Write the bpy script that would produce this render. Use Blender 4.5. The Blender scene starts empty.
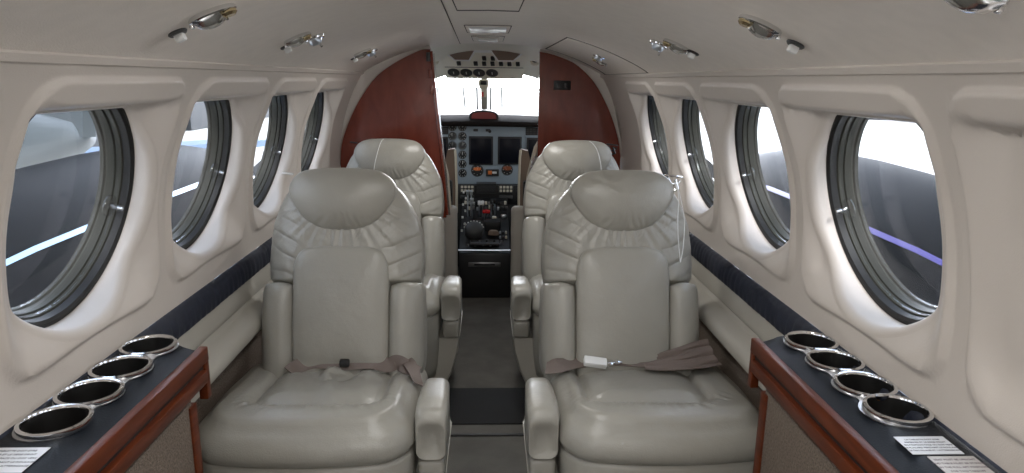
import bpy, bmesh, math, random
from mathutils import Vector, Matrix
random.seed(7)
S = bpy.context.scene
COL = S.collection
PI = math.pi
sin, cos = math.sin, math.cos

# ------------------------------------------------------------------ helpers
def clamp(x, a=0., b=1.): return a if x < a else b if x > b else x
def sstep(a, b, x):
    t = clamp((x - a) / (b - a)); return t * t * (3 - 2 * t)
def lerp(a, b, t): return a + (b - a) * t
def interp(pts, x):
    if x <= pts[0][0]: return pts[0][1]
    n = len(pts)
    for i in range(n - 1):
        if x <= pts[i + 1][0]:
            x0, y0 = pts[i]; x1, y1 = pts[i + 1]
            m0 = ((y1 - pts[i - 1][1]) / (x1 - pts[i - 1][0])) if i > 0 else (y1 - y0) / (x1 - x0)
            m1 = ((pts[i + 2][1] - y0) / (pts[i + 2][0] - x0)) if i < n - 2 else (y1 - y0) / (x1 - x0)
            h = x1 - x0; t = (x - x0) / h; t2 = t * t; t3 = t2 * t
            return (2*t3-3*t2+1)*y0 + (t3-2*t2+t)*h*m0 + (-2*t3+3*t2)*y1 + (t3-t2)*h*m1
    return pts[-1][1]
def closed_spline(pts, n):
    """Catmull-Rom through closed 2D points, n samples per span."""
    out = []; N = len(pts)
    for i in range(N):
        p0, p1, p2, p3 = pts[i-1], pts[i], pts[(i+1) % N], pts[(i+2) % N]
        for k in range(n):
            t = k / n
            out.append(tuple(.5*((2*b) + (-a+c)*t + (2*a-5*b+4*c-d)*t*t + (-a+3*b-3*c+d)*t**3) for a, b, c, d in zip(p0, p1, p2, p3)))
    return out
def open_spline(pts, n):
    out = []; N = len(pts)
    for i in range(N-1):
        p0, p1, p2, p3 = pts[max(i-1, 0)], pts[i], pts[i+1], pts[min(i+2, N-1)]
        for k in range(n):
            t = k / n
            out.append(tuple(.5*((2*b) + (-a+c)*t + (2*a-5*b+4*c-d)*t*t + (-a+3*b-3*c+d)*t**3) for a, b, c, d in zip(p0, p1, p2, p3)))
    out.append(tuple(pts[-1])); return out
def hash2(i, j, s=0):
    v = math.sin(i*127.1 + j*311.7 + s*74.7) * 43758.5453
    return v - math.floor(v)
def noise2(x, y, s=0):
    i, j = math.floor(x), math.floor(y); u, v = x-i, y-j
    u = u*u*(3-2*u); v = v*v*(3-2*v)
    return lerp(lerp(hash2(i,j,s), hash2(i+1,j,s), u), lerp(hash2(i,j+1,s), hash2(i+1,j+1,s), u), v)*2-1

class MB:
    def __init__(s): s.v = []; s.f = []
    def add(s, vs, fs):
        o = len(s.v); s.v += [tuple(p) for p in vs]; s.f += [tuple(i+o for i in f) for f in fs]; return s
    def grid(s, rows, close_u=False, close_v=False, flip=False):
        """rows: list of equal-length point lists"""
        nr, nc = len(rows), len(rows[0]); vs = [p for r in rows for p in r]; fs = []
        for i in range(nr if close_v else nr-1):
            for j in range(nc if close_u else nc-1):
                a = i*nc+j; b = i*nc+(j+1) % nc; c = ((i+1) % nr)*nc+(j+1) % nc; d = ((i+1) % nr)*nc+j
                fs.append((a, d, c, b) if flip else (a, b, c, d))
        return s.add(vs, fs)
    def loft(s, rings, cap0=True, cap1=True):
        s.grid(rings, close_u=True); n = len(rings[0]); o = len(s.v)-n*len(rings)
        if cap0: s.f.append(tuple(o+i for i in reversed(range(n))))
        if cap1: s.f.append(tuple(o+(len(rings)-1)*n+i for i in range(n)))
        return s
    def box(s, c, d, bevel=0, seg=2, mat=None):
        bm = bmesh.new(); bmesh.ops.create_cube(bm, size=1)
        bmesh.ops.scale(bm, vec=d, verts=bm.verts)
        if bevel: bmesh.ops.bevel(bm, geom=list(bm.edges), offset=bevel, segments=seg, affect='EDGES', profile=.5)
        if mat is not None: bm.transform(mat)
        bm.verts.index_update()
        s.add([(v.co.x+c[0], v.co.y+c[1], v.co.z+c[2]) for v in bm.verts], [[v.index for v in f.verts] for f in bm.faces])
        bm.free(); return s
    def hexa(s, p):     # 8 corners: bottom 4 ccw, top 4 ccw
        return s.add(p, [(3,2,1,0),(4,5,6,7),(0,1,5,4),(1,2,6,5),(2,3,7,6),(3,0,4,7)])
    def tube(s, path, r, n=10, caps=True):
        P = [Vector(p) for p in path]; rings = []; up = None
        for i, p in enumerate(P):
            t = (P[min(i+1, len(P)-1)] - P[max(i-1, 0)]).normalized()
            if up is None:
                up = t.orthogonal().normalized()
            up = (up - t*up.dot(t)).normalized(); w = t.cross(up)
            rr = r[i] if isinstance(r, (list, tuple)) else r
            rings.append([p + up*(rr*cos(2*PI*k/n)) + w*(rr*sin(2*PI*k/n)) for k in range(n)])
        return s.loft(rings, caps, caps)
    def lathe(s, prof, c=(0,0,0), mat=None, n=32, sx=1, sy=1, caps=True):
        """prof: list of (r,z)"""
        rings = []
        for r, z in prof:
            ring = []
            for k in range(n):
                a = 2*PI*k/n; p = Vector((r*cos(a)*sx, r*sin(a)*sy, z))
                if mat is not None: p = mat @ p
                ring.append((p.x+c[0], p.y+c[1], p.z+c[2]))
            rings.append(ring)
        return s.loft(rings, caps, caps)
    def build(s, name, mat, parent=None, smooth=True, origin=None, angle=38, sub=0):
        me = bpy.data.meshes.new(name)
        o_ = origin or (0,0,0)
        me.from_pydata([(x-o_[0], y-o_[1], z-o_[2]) for x, y, z in s.v], [], s.f)
        bm = bmesh.new(); bm.from_mesh(me)
        bmesh.ops.remove_doubles(bm, verts=bm.verts, dist=1e-6)
        bmesh.ops.recalc_face_normals(bm, faces=bm.faces)
        bm.to_mesh(me); bm.free()
        if smooth:
            for p in me.polygons: p.use_smooth = True
            try: me.set_sharp_from_angle(angle=math.radians(angle))
            except Exception: pass
        me.materials.append(mat)
        o = bpy.data.objects.new(name, me); COL.objects.link(o)
        if parent is not None: o.parent = parent
        elif origin: o.location = origin
        if sub:
            m = o.modifiers.new('s', 'SUBSURF'); m.levels = sub; m.render_levels = sub
        return o
def tag(o, label=None, cat=None, group=None, kind=None):
    if label: o['label'] = label
    if cat: o['category'] = cat
    if group: o['group'] = group
    if kind: o['kind'] = kind
    return o
def empty(name, loc=(0,0,0), label=None, cat=None, group=None, kind=None):
    o = bpy.data.objects.new(name, None); COL.objects.link(o); o.location = loc
    o.empty_display_size = .05
    return tag(o, label, cat, group, kind)
def copy_tree(o, parent=None):
    kids = [c for c in bpy.data.objects if c.parent == o]
    c = o.copy(); COL.objects.link(c)
    if parent is not None: c.parent = parent
    for k in kids: copy_tree(k, c)
    return c
def text_mesh(name, body, size, mat, mtx, parent, align='CENTER', spacing=1.0):
    cu = bpy.data.curves.new(name, 'FONT'); cu.body = body; cu.size = size; cu.align_x = align; cu.space_line = spacing; cu.extrude = .0001
    cu.resolution_u = 2
    t = bpy.data.objects.new(name, cu); COL.objects.link(t)
    dg = bpy.context.evaluated_depsgraph_get(); dg.update()
    me = bpy.data.meshes.new_from_object(t.evaluated_get(dg)); bpy.data.objects.remove(t)
    me.transform(mtx); me.materials.clear(); me.materials.append(mat)
    o = bpy.data.objects.new(name, me); COL.objects.link(o); o.parent = parent
    return o

# ------------------------------------------------------------------ materials
def lin(c): return tuple((x/12.92 if x <= .04045 else ((x+.055)/1.055)**2.4) for x in [v/255 for v in c])
def mat(name, rgb, rough=.5, metal=0., bump=0., bscale=200., var=0., vscale=8., spec=.5, coat=0., emit=None, bump2=0., b2scale=20., trans=0.):
    m = bpy.data.materials.new(name); m.use_nodes = True; nt = m.node_tree; N = nt.nodes; L = nt.links
    b = N['Principled BSDF']; c = lin(rgb)
    b.inputs['Base Color'].default_value = (*c, 1); b.inputs['Roughness'].default_value = rough
    b.inputs['Metallic'].default_value = metal; b.inputs['Specular IOR Level'].default_value = spec
    b.inputs['Coat Weight'].default_value = coat; b.inputs['Coat Roughness'].default_value = .08
    tc = N.new('ShaderNodeTexCoord')
    if var:
        n = N.new('ShaderNodeTexNoise'); n.inputs['Scale'].default_value = vscale; n.inputs['Detail'].default_value = 4
        L.new(tc.outputs['Object'], n.inputs['Vector'])
        r = N.new('ShaderNodeValToRGB')
        r.color_ramp.elements[0].position = .3; r.color_ramp.elements[1].position = .7
        r.color_ramp.elements[0].color = (*[x*(1-var) for x in c], 1); r.color_ramp.elements[1].color = (*[min(1, x*(1+var)) for x in c], 1)
        L.new(n.outputs['Fac'], r.inputs['Fac']); L.new(r.outputs['Color'], b.inputs['Base Color'])
    prev = None
    for st, sc in ((bump2, b2scale), (bump, bscale)):
        if not st: continue
        n = N.new('ShaderNodeTexNoise'); n.inputs['Scale'].default_value = sc; n.inputs['Detail'].default_value = 3
        L.new(tc.outputs['Object'], n.inputs['Vector'])
        bp = N.new('ShaderNodeBump'); bp.inputs['Strength'].default_value = st; bp.inputs['Distance'].default_value = .004 if sc > 60 else .02
        L.new(n.outputs['Fac'], bp.inputs['Height'])
        if prev: L.new(prev.outputs['Normal'], bp.inputs['Normal'])
        prev = bp
    if prev: L.new(prev.outputs['Normal'], b.inputs['Normal'])
    if emit:
        b.inputs['Emission Color'].default_value = (*lin(emit[0]), 1); b.inputs['Emission Strength'].default_value = emit[1]
    return m
def glass(name, tint=(1,1,1), gl=.06):
    m = bpy.data.materials.new(name); m.use_nodes = True; nt = m.node_tree; N = nt.nodes; L = nt.links
    N.remove(N['Principled BSDF'])
    t = N.new('ShaderNodeBsdfTransparent'); t.inputs['Color'].default_value = (*tint, 1)
    g = N.new('ShaderNodeBsdfGlossy'); g.inputs['Roughness'].default_value = .02
    fr = N.new('ShaderNodeLayerWeight'); fr.inputs['Blend'].default_value = .15
    mu = N.new('ShaderNodeMath'); mu.operation = 'MULTIPLY_ADD'; mu.inputs[1].default_value = .05; mu.inputs[2].default_value = gl*.5
    mx = N.new('ShaderNodeMixShader'); L.new(fr.outputs['Fresnel'], mu.inputs[0]); L.new(mu.outputs[0], mx.inputs['Fac'])
    L.new(t.outputs[0], mx.inputs[1]); L.new(g.outputs[0], mx.inputs[2]); L.new(mx.outputs[0], N['Material Output'].inputs['Surface'])
    return m
def wood(name, c1, c2, rough=.25, scale=(1,1,1), coat=.5):
    m = mat(name, c1, rough, coat=coat); nt = m.node_tree; N = nt.nodes; L = nt.links; b = N['Principled BSDF']
    tc = N.new('ShaderNodeTexCoord'); mp = N.new('ShaderNodeMapping'); mp.inputs['Scale'].default_value = scale
    n = N.new('ShaderNodeTexNoise'); n.inputs['Scale'].default_value = 5; n.inputs['Detail'].default_value = 8; n.inputs['Distortion'].default_value = 1.2
    r = N.new('ShaderNodeValToRGB'); r.color_ramp.elements[0].position = .3; r.color_ramp.elements[1].position = .7
    r.color_ramp.elements[0].color = (*lin(c1), 1); r.color_ramp.elements[1].color = (*lin(c2), 1)
    L.new(tc.outputs['Object'], mp.inputs['Vector']); L.new(mp.outputs['Vector'], n.inputs['Vector']); L.new(n.outputs['Fac'], r.inputs['Fac']); L.new(r.outputs['Color'], b.inputs['Base Color'])
    return m

M_WALL = mat('wall_vinyl', (194,186,178), .48, bump=.12, bscale=500, bump2=.05, b2scale=14)
M_CEIL = mat('headliner', (222,214,205), .5, bump=.25, bscale=420, var=.03, vscale=30)
M_LEATHER = mat('seat_leather', (153,150,141), .28, bump=.16, bscale=420, bump2=.10, b2scale=26, spec=.5, var=.03, vscale=12)
M_LEDGE = mat('ledge_vinyl', (172,168,158), .5, bump=.1, bscale=400)
M_NAVY = mat('navy_vinyl', (22,27,34), .5, spec=.22, bump=.12, bscale=350)
M_BELT = mat('navy_pleated_cloth', (24,30,46), .7, bump=.2, bscale=250)
M_CARPETW = mat('wall_carpet', (112,101,91), .95, bump=1.0, bscale=260, var=.25, vscale=220, spec=.1)
M_FLOOR = mat('floor_carpet', (104,102,97), .95, bump=.8, bscale=300, var=.14, vscale=9, spec=.1)
M_STRIP = mat('black_floor_cloth', (22,22,22), .8, bump=.3, bscale=300)
M_WOOD = wood('cabinet_wood', (68,27,10), (98,44,18), .42, (9,1.2,9), coat=0)
M_WOOD.node_tree.nodes['Principled BSDF'].inputs['Specular IOR Level'].default_value = .25
M_BULK = wood('bulkhead_wood', (100,40,26), (122,54,38), .26, (3,3,1.2), coat=.4)
M_CHROME = mat('chrome', (225,225,225), .12, 1.)
M_BRUSH = mat('brushed_metal', (170,170,172), .33, 1.)
M_CUP = mat('cup_interior', (16,15,14), .5)
M_CORK = mat('cup_bottom', (140,100,60), .7)
M_BLACK = mat('black_rubber', (10,10,10), .6)
M_TUBE = mat('window_tunnel', (46,46,40), .6, spec=.25)
M_SHADE = mat('polarised_ring', (88,90,86), .35)
M_DARK = mat('dark_plastic', (30,30,31), .45)
M_GREYD = mat('dark_grey_plastic', (58,58,58), .5)
M_PANEL = mat('instrument_panel_grey', (152,166,176), .55, bump=.1, bscale=300)
M_OVH = mat('overhead_cream', (224,220,206), .5)
M_TAUPE = mat('taupe_cloth', (122,104,90), .85, bump=.3, bscale=300)
M_CREAM = mat('cream_plastic', (205,198,180), .45)
M_WHITE = mat('white_plastic', (228,228,226), .4)
M_PLAC = mat('placard_white', (226,230,236), .45)
M_PLAC2 = mat('placard_grey', (206,204,204), .5)
M_INK = mat('placard_ink', (50,56,76), .7)
M_INK2 = mat('placard_ink_faded', (104,92,100), .7)
M_SCREEN = mat('dark_screen', (15,17,26), .3, spec=.15)
M_DIAL = mat('dial_black', (20,22,24), .4)
M_MARK = mat('dial_white', (220,220,215), .5)
M_ORANGE = mat('dial_orange', (214,116,52), .5)
M_BROWNI = mat('dial_brown', (140,74,40), .5)
M_RED = mat('red_knob', (200,36,36), .35)
M_MAROON = mat('annunciator_red', (120,48,46), .5)
M_WEB = mat('belt_webbing', (112,100,93), .6, bump=.5, bscale=500)
M_CLEARW = mat('clear_white_plastic', (225,225,225), .2)
M_GLASS = glass('window_glass', (.97,.98,1.0), .02)
M_KNOB = glass('clear_knob', (.9,.9,.9), .14)
M_NAC = mat('dark_navy_paint', (5,8,13), .55, spec=.03)
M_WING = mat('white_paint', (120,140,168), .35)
M_STEEL = mat('bare_metal', (200,205,212), .28, 1.)
M_APRON = mat('concrete_apron', (200,197,190), .9, var=.1, vscale=.4)
M_HANGAR = mat('hangar_cladding', (84,92,98), .6, var=.04)
M_HDOOR = mat('hangar_door', (38,44,50), .6)
M_LENS = mat('lamp_lens_gold', (205,188,150), .2, 1.)
M_GREY = mat('parked_grey', (84,90,92), .35, coat=.3)
M_HOOD = mat('glareshield_vinyl', (34,30,28), .95, spec=.05)
M_REFLECT_L = mat('pale_blue_reflection', (150,190,220), .3)  # both streak colours imitate reflections on the navy nacelles
M_REFLECT_R = mat('purple_reflection', (46,30,120), .3)
M_GAP = mat('seam_dark', (62,58,56), .9)

# ------------------------------------------------------------------ camera
cam = bpy.data.cameras.new('camera'); cam.sensor_width = 36.; cam.lens = 683./1024*36.; cam.clip_start = .02; cam.clip_end = 500
co = bpy.data.objects.new('camera', cam); COL.objects.link(co)
yaw, pitch, roll = math.radians(2.1), math.radians(12.95), math.radians(.68)
co.matrix_world = Matrix.Translation((0,0,1.25)) @ Matrix.Rotation(-yaw, 4, 'Z') @ Matrix.Rotation(PI/2-pitch, 4, 'X') @ Matrix.Rotation(roll, 4, 'Z')
S.camera = co

# ------------------------------------------------------------------ cabin shell
WP = [(.55,.690),(.70,.692),(.80,.6925),(.87,.690),(.95,.683),(1.05,.664),(1.12,.643),(1.18,.619),(1.23,.594),(1.27,.570)]
CP = [(0,1.42),(.15,1.415),(.27,1.395),(.40,1.355),(.50,1.312),(.545,1.288),(.569,1.272)]
def W(z): return interp(WP, z)
def CZ(x): return interp(CP, abs(x))
WZ = 1.03; WR = .225; GR = .207; FR_ = .018
def wplane(z): return .708 - .25*(z-WZ)
WCY = {-1: [-.395,.125,.645,1.165,1.685,2.205,2.725], 1: [-.39,.13,.65,1.175,1.705,2.235,2.765]}
WY0 = {-1: -.66, 1: -.65}
def rr_sdf(y, z, hy, z0, z1, r):
    dy = abs(y)-(hy-r); dz = abs(z-(z0+z1)/2)-((z1-z0)/2-r)
    return math.hypot(max(dy,0), max(dz,0)) + min(max(dy,dz),0) - r
LEDGE_Z = 1.200
def wall_x(y, z, hy, oc=0.):
    x = W(z)
    # each window panel: a softly raised, round-cornered pan
    d = rr_sdf(y, z, hy-.017, .795, 1.249, .07)
    x -= .012*sstep(0, .013, -d)
    m = sstep(hy-.02, hy-.085, abs(y)) * sstep(.80, .90, z)
    m *= 1-sstep(LEDGE_Z-.003, LEDGE_Z+.006, z)
    xp = .676-.17*(z-WZ)
    if xp > x: x = lerp(x, xp, m)
    # soft flare of the pan toward the opening
    r = math.hypot(y-oc, z-WZ)
    x += .008*sstep(WR+.045, WR-.01, r)*(1-sstep(LEDGE_Z-.003, LEDGE_Z+.004, z))
    return x
def section(mb, side, yc, y0, y1, window=True):
    hy = (y1-y0)/2
    ym = (y0+y1)/2
    za, zb = .748, 1.268
    nv, nh = 30, 34
    bnd = []
    for k in range(nv): bnd.append((y1, lerp(za, zb, k/nv)))
    for k in range(nh): bnd.append((lerp(y1, y0, k/nh), zb))
    for k in range(nv): bnd.append((y0, lerp(zb, za, k/nv)))
    for k in range(nh): bnd.append((lerp(y0, y1, k/nh), za))
    rings = []
    T = [0,.02,.045,.07,.1,.13,.17,.21,.25,.3,.35,.4,.45,.5,.54,.58,.62,.66,.70,.73,.76,.79,.82,.85,.87,.89,.91,.93,.95,.97,.985,1]
    def lip(by, bz):
        a = math.atan2(bz-WZ, by-yc); r = WR
        s = sin(a)
        if s > 0: r = min(r, (LEDGE_Z-.005-WZ)/max(s, 1e-6))
        return a, r
    # reveal from gasket to lip
    if window:
        NS = 13
        for k in range(NS):
            ring = []
            for by, bz in bnd:
                a, r = lip(by, bz)
                ly, lz = r*cos(a), WZ+r*sin(a)
                lx = wall_x(ly+yc-ym, lz, hy, yc-ym)
                rc = GR-.001
                if sin(a) > 0: rc = min(rc, (LEDGE_Z-.009-WZ)/sin(a))
                ez = LEDGE_Z+.01
                gy, gz = GR*cos(a), min(WZ+GR*sin(a), ez); gx = max(wplane(gz), lx+FR_+.004)
                if k < 6:
                    t = k/6; x = lerp(gx, lx+FR_, t); rr = lerp(GR, rc, t)
                else:
                    ph = (k-6)/(NS-6)*PI/2; x = lx+FR_*(1-sin(ph)); rr = rc+(r-rc)*(1-cos(ph))
                ring.append((side*x, yc+rr*cos(a), min(WZ+rr*sin(a), ez)))
            rings.append(ring)
    for t in T:
        ring = []
        for by, bz in bnd:
            if window:
                a, r = lip(by, bz); ly, lz = yc+r*cos(a), WZ+r*sin(a)
            else: ly, lz = ym, WZ
            y = lerp(ly, by, t); z = lerp(lz, bz, t)
            x = wall_x(y-ym, z, hy, yc-ym)
            ring.append((side*x, y, z))
        rings.append(ring)
    mb.grid(rings, close_u=True)

def window(side, n, yc):
    root = empty('window_%d' % n, (side*.708, yc, WZ), kind='structure')
    tau = math.atan(.25)
    # local frame: axis points outboard and up
    ax = Vector((side*cos(tau), 0, sin(tau))); up = Vector((-side*sin(tau), 0, cos(tau))); fw = Vector((0,1,0))
    mtx = Matrix((fw, up, ax)).transposed()     # columns
    def L(prof, nm, m, caps=False, off=0.):
        b = MB(); b.lathe(prof, mat=mtx, n=64, caps=caps); return b.build(nm, m, root)
    L([(.222,-.001),(.205,-.001),(.200,.003),(.199,.016),(.222,.018)], 'gasket', M_BLACK)
    L([(.199,.016),(.196,.018),(.196,.028),(.193,.030),(.193,.046),(.190,.049),(.190,.056),(.21,.056)], 'window_tunnel', M_TUBE)
    for nm, z, r in (('inner_pane', .023, .196), ('outer_pane', .0525, .190)):
        b = MB(); b.lathe([(.0005,z-.0015),(r,z-.0015),(r,z+.0015),(.0005,z+.0015)], mat=mtx, n=48); b.build(nm, M_GLASS, root)
    # clear turning knob near the rim
    a = math.radians(-8); kc = mtx @ Vector((.170*cos(a), .170*sin(a)-.01, 0))
    b = MB(); b.lathe([(.0005,.022),(.021,.022),(.022,.019),(.021,.017),(.006,.016),(.005,.006),(.0085,.003),(.0085,-.003),(.006,-.006),(.0005,-.006)], c=kc, mat=mtx, n=24)
    b.build('knob', M_KNOB, root)
    b = MB(); b.lathe([(.0005,.003),(.0030,.003),(.0030,-.006),(.0005,-.006)], c=kc, mat=mtx, n=12); b.build('knob_screw', M_CHROME, root)
    return root

Y_AFT = -.66
Y_FWD = {-1: 3.20, 1: 3.50}
wn = 1
for side, nm in ((-1, 'left'), (1, 'right')):
    mb = MB(); cs = WCY[side]
    edges = [WY0[side]] + [(cs[i]+cs[i+1])/2 for i in range(len(cs)-1)] + [cs[-1]+.2625]
    cs = [c-.075 if i == 2 else c for i, c in enumerate(cs)]
    for i, yc in enumerate(cs):
        if side < 0 and i == 0: continue        # the open entrance door, aft on the left
        section(mb, side, yc, edges[i], edges[i+1])
    # plain stretch up to the cockpit partition
    rows = []
    ylast = edges[-1]
    for k in range(31):
        z = lerp(.748, 1.268, k/30); x = W(z)
        rows.append([(side*x, lerp(ylast-.002, 3.56, j/6), z) for j in range(7)])
    mb.grid(rows)
    wl = mb.build('wall_'+nm, M_WALL, angle=50); wl['kind'] = 'structure'
    # a moulded return lip above the pans
    mb = MB(); pr = [(.568,1.268),(.571,1.262),(.565,1.264),(.560,1.274),(.563,1.279)]
    rows = [[(side*x, Y_AFT, z) for x, z in pr], [(side*x, 3.56, z) for x, z in pr]]
    mb.grid(rows); mb.build('cove_lip', M_WALL, wl)
    # cream lower wall, then brown carpet to the floor
    mb = MB(); pr = [(.687,.680),(.684,.674),(.682,.64),(.684,.600),(.69,.59)]
    mb.grid([[(side*x, y, z) for x, z in pr] for y in (Y_AFT if side > 0 else -.13, 1., 2., 3.56)]); mb.build('lower_panel', M_LEDGE, wl)
    mb = MB(); pr = [(.690,.60),(.684,.56),(.680,.40),(.676,.2),(.670,-.01)]
    mb.grid([[(side*x, y, z) for x, z in pr] for y in (Y_AFT if side > 0 else -.13, 1., 2., 3.56)]); mb.build('carpet_panel', M_CARPETW, wl)
    for i, yc in enumerate(cs[1:]):
        window(side, wn, yc); wn += 1
    # pleated navy strip
    mb = MB(); rows = []
    y = .3; ys = []
    N = 520
    for i in range(N+1):
        yy = lerp(.3, 3.5, i/N)
        ph = yy/.030 + .25*noise2(yy*9, 0, 3)
        b = .0045*abs(sin(PI*ph))**.6 + .0015*noise2(yy*60, 1, 5)
        ring = []
        for q in range(9):
            t = q/8; z = lerp(.747, .6785, t)+.0012*noise2(yy*30, q*.1, 8)*(1 if q in (0,8) else 0)
            x = lerp(.6925, .687, t) - (.004 + .007*math.sin(PI*t)**.6 + b*math.sin(PI*t)**.5)
            if q in (0, 8): x += .006
            ring.append((side*x, yy, z))
        rows.append(ring)
    mb.grid(rows); t = mb.build('trim_%d' % (1 if side < 0 else 2), M_BELT, angle=70); t['kind'] = 'structure'
    # padded cream side ledge (arm rail)
    pr = closed_spline([(.681,.624),(.670,.620),(.650,.612),(.632,.601),(.624,.585),(.628,.566),(.644,.557),(.676,.556)], 4)
    mb = MB(); ys = [(1.285 if side < 0 else 1.325,1),(2.0,1),(2.21,1)]
    mb.loft([[(side*x, yy, z) for x, z in pr] for yy, _ in ys])
    o = mb.build('side_ledge', M_LEDGE)
    tag(o, 'padded cream arm ledge running along the %s cabin wall under the navy pleated strip' % nm, 'armrest', 'padded arm ledges along the walls')

# ceiling
mb = MB(); rows = []
xs = [-.569,-.563,-.555,-.545]+[lerp(-.53,.53,k/40) for k in range(41)]+[.545,.555,.563,.569]
for j in range(9):
    y = lerp(Y_AFT, 3.47, j/8)
    rows.append([(x, y, CZ(x)) for x in xs])
mb.grid(rows)
mb.grid([[(x, 3.47, CZ(x)) for x in xs], [(x, 3.475, CZ(x)+.03) for x in xs]])
ceil = mb.build('ceiling', M_CEIL); ceil['kind'] = 'structure'

def ceil_patch(x0, x1, y0, y1, off, cut=None):
    """curved panel following the headliner, with thickness"""
    nx = 16; top = []; 
    mb = MB(); A = []; B = []
    for j in range(7):
        y = lerp(y0, y1, j/6); ra = []; rb = []
        for i in range(nx+1):
            x = lerp(x0, x1, i/nx); e = .0015 if 0 < i < nx and 0 < j < 6 else 0
            ra.append((x, y, CZ(x)-off-e*.0)); rb.append((x, y, CZ(x)+.003))
        A.append(ra); B.append(rb)
    mb.grid(A); mb.grid(B, flip=True)
    def edge(a, b): mb.grid([a, b])
    edge(A[0], B[0]); edge(A[-1], B[-1]); edge([r[0] for r in A], [r[0] for r in B]); edge([r[-1] for r in A], [r[-1] for r in B])
    return mb
def hatch(name, x0, x1, y0, y1, label, cat, g=.005):
    r = empty(name, ((x0+x1)/2, (y0+y1)/2, CZ((x0+x1)/2)), label, cat)
    org = tuple(r.location)
    ceil_patch(x0-g, x1+g, y0-g*2, y1+g*2+.045, .0012).build('seam', M_GAP, r, origin=org)
    ceil_patch(x0, x1, y0, y1, .0035).build('cover', M_CEIL, r, origin=org)
    return r, org
hatch('ceiling_hatch', -.076, .074, 1.30, 1.765, 'large flat rectangular hatch cover in the middle of the ceiling, nearest the viewer', 'hatch', .004)
r, org = hatch('ceiling_light', -.075, .072, 2.30, 2.60, 'larger rectangular ceiling light between the hatch and the smaller ceiling light', 'light', .004)
b = MB(); b.box((-.002, 2.45, CZ(0)-.005), (.125, .27, .004), .001); b.build('lens', M_CLEARW, r, origin=org)
def area_light(x, y, z, sx, sy, e):
    l = bpy.data.lights.new('lamp_and_fill', 'AREA'); l.shape = 'RECTANGLE'; l.size = sx; l.size_y = sy; l.energy = e; l.color = (1,.98,.95)
    o = bpy.data.objects.new('lamp_and_fill', l); COL.objects.link(o); o.location = (x,y,z)
area_light(0, 2.45, CZ(0)-.009, .12, .26, 4.5); area_light(0, 1.1, CZ(0)-.009, .12, .26, 3.5); area_light(0, .1, CZ(0)-.009, .12, .26, 8)  # last two are added fill without fixtures; the first sits at the ceiling light
r2, org2 = hatch('ceiling_light', -.066, .064, 2.86, 3.19, 'smaller rectangular ceiling light next to the cockpit opening', 'light', .003)
b = MB(); b.box((-.002, 2.99, CZ(0)-.010), (.082, .05, .012), .003); b.build('light_bar', M_CLEARW, r2, origin=org2)
hatch('overhead_side_panel', .275, .555, 2.45, 3.30, 'curved overhead service panel above the right cockpit partition', 'panel', .005)
# long seam strip on the left of the centre line
mb = MB(); mb.grid([[(lerp(-.0925,-.137,t)-.0016, lerp(1.0,3.46,t), CZ(.1)+.0012-.0035-.004*t*0) for t in (0,.33,.66,1)], [(lerp(-.0925,-.137,t)+.0016, lerp(1.0,3.46,t), CZ(.1)-.0023) for t in (0,.33,.66,1)]])
mb.build('headliner_seam', M_GAP, ceil)

mb = MB(); mb.box((0, -.70, .70), (1.40, .06, 1.46)); wb = mb.build('wall_back', M_WALL, smooth=False); wb['kind'] = 'structure'
# floor
mb = MB(); mb.box((0, 2.0, -.02), (1.40, 5.6, .04)); f = mb.build('floor', M_FLOOR, smooth=False); f['kind'] = 'structure'
o = MB().box((0, 2.465, .003), (.46, .30, .006), .002).build('floor_strip', M_STRIP)
tag(o, 'black cloth strip lying across the aisle carpet between the near and far seats', 'mat')
o = MB().box((0.0, 2.235, .004), (.50, .012, .008), .003).build('floor_joint_bar', M_GREYD)
tag(o, 'thin dark joint bar across the aisle carpet in front of the black strip', 'threshold')

# ------------------------------------------------------------------ seats
REC = math.radians(14)
BB = (.0, .13, .45)     # foot of the backrest in seat coordinates (seat faces -Y)
def bpt(u, v, h, wrap=1.0):
    """u across, v up the backrest, h out toward the sitter; shoulders wrap back"""
    h2 = h - wrap*1.1*max(0, abs(u)-.12)**2*4
    return (BB[0]+u, BB[1]+v*sin(REC)-h2*cos(REC), BB[2]+v*cos(REC)+h2*sin(REC))
def pad(outline, c, T, p=4., rings=22, back=.02, disp=None, hf=None, wrap=1.0, base=0., fn=bpt, dome=.25):
    mb = MB(); R = []
    n = len(outline)
    R.append([fn(u, v, base-back, wrap) for u, v in outline])
    for k in range(rings+1):
        s = k/rings; t = 1-s**1.7 if k < rings else 0.
        ring = []
        for (u, v) in outline:
            uu, vv = c[0]+(u-c[0])*t, c[1]+(v-c[1])*t
            h = T*((1-t**p)**(1./p))*(1-dome+dome*(1-t*t))
            if hf: h = T*hf(uu, vv)*((1-t**7)**(1/7))
            if disp: h += disp(uu, vv, t)
            ring.append(fn(uu, vv, base+h, wrap))
        if k == rings:
            mb_last = ring
        R.append(ring)
    mb.loft(R, True, False)
    return mb
def mirror(half): return half + [(-u, v) for u, v in reversed(half) if abs(u) > 1e-6]
SHELL = closed_spline(mirror([(0,.0),(.12,.0),(.185,.01),(.198,.10),(.203,.20),(.214,.29),(.212,.35),(.203,.41),(.184,.455),(.158,.500),(.126,.530),(.088,.550),(0,.556)]), 22)
HEAD = closed_spline(mirror([(0,.394),(.05,.399),(.092,.420),(.126,.458),(.144,.496),(.138,.528),(.112,.553),(.07,.563),(0,.566)]), 14)
CPAD = closed_spline(mirror([(0,-.03),(.09,-.03),(.126,-.015),(.130,.08),(.130,.2),(.128,.29),(.112,.335),(.075,.350),(0,.354)]), 10)
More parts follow.
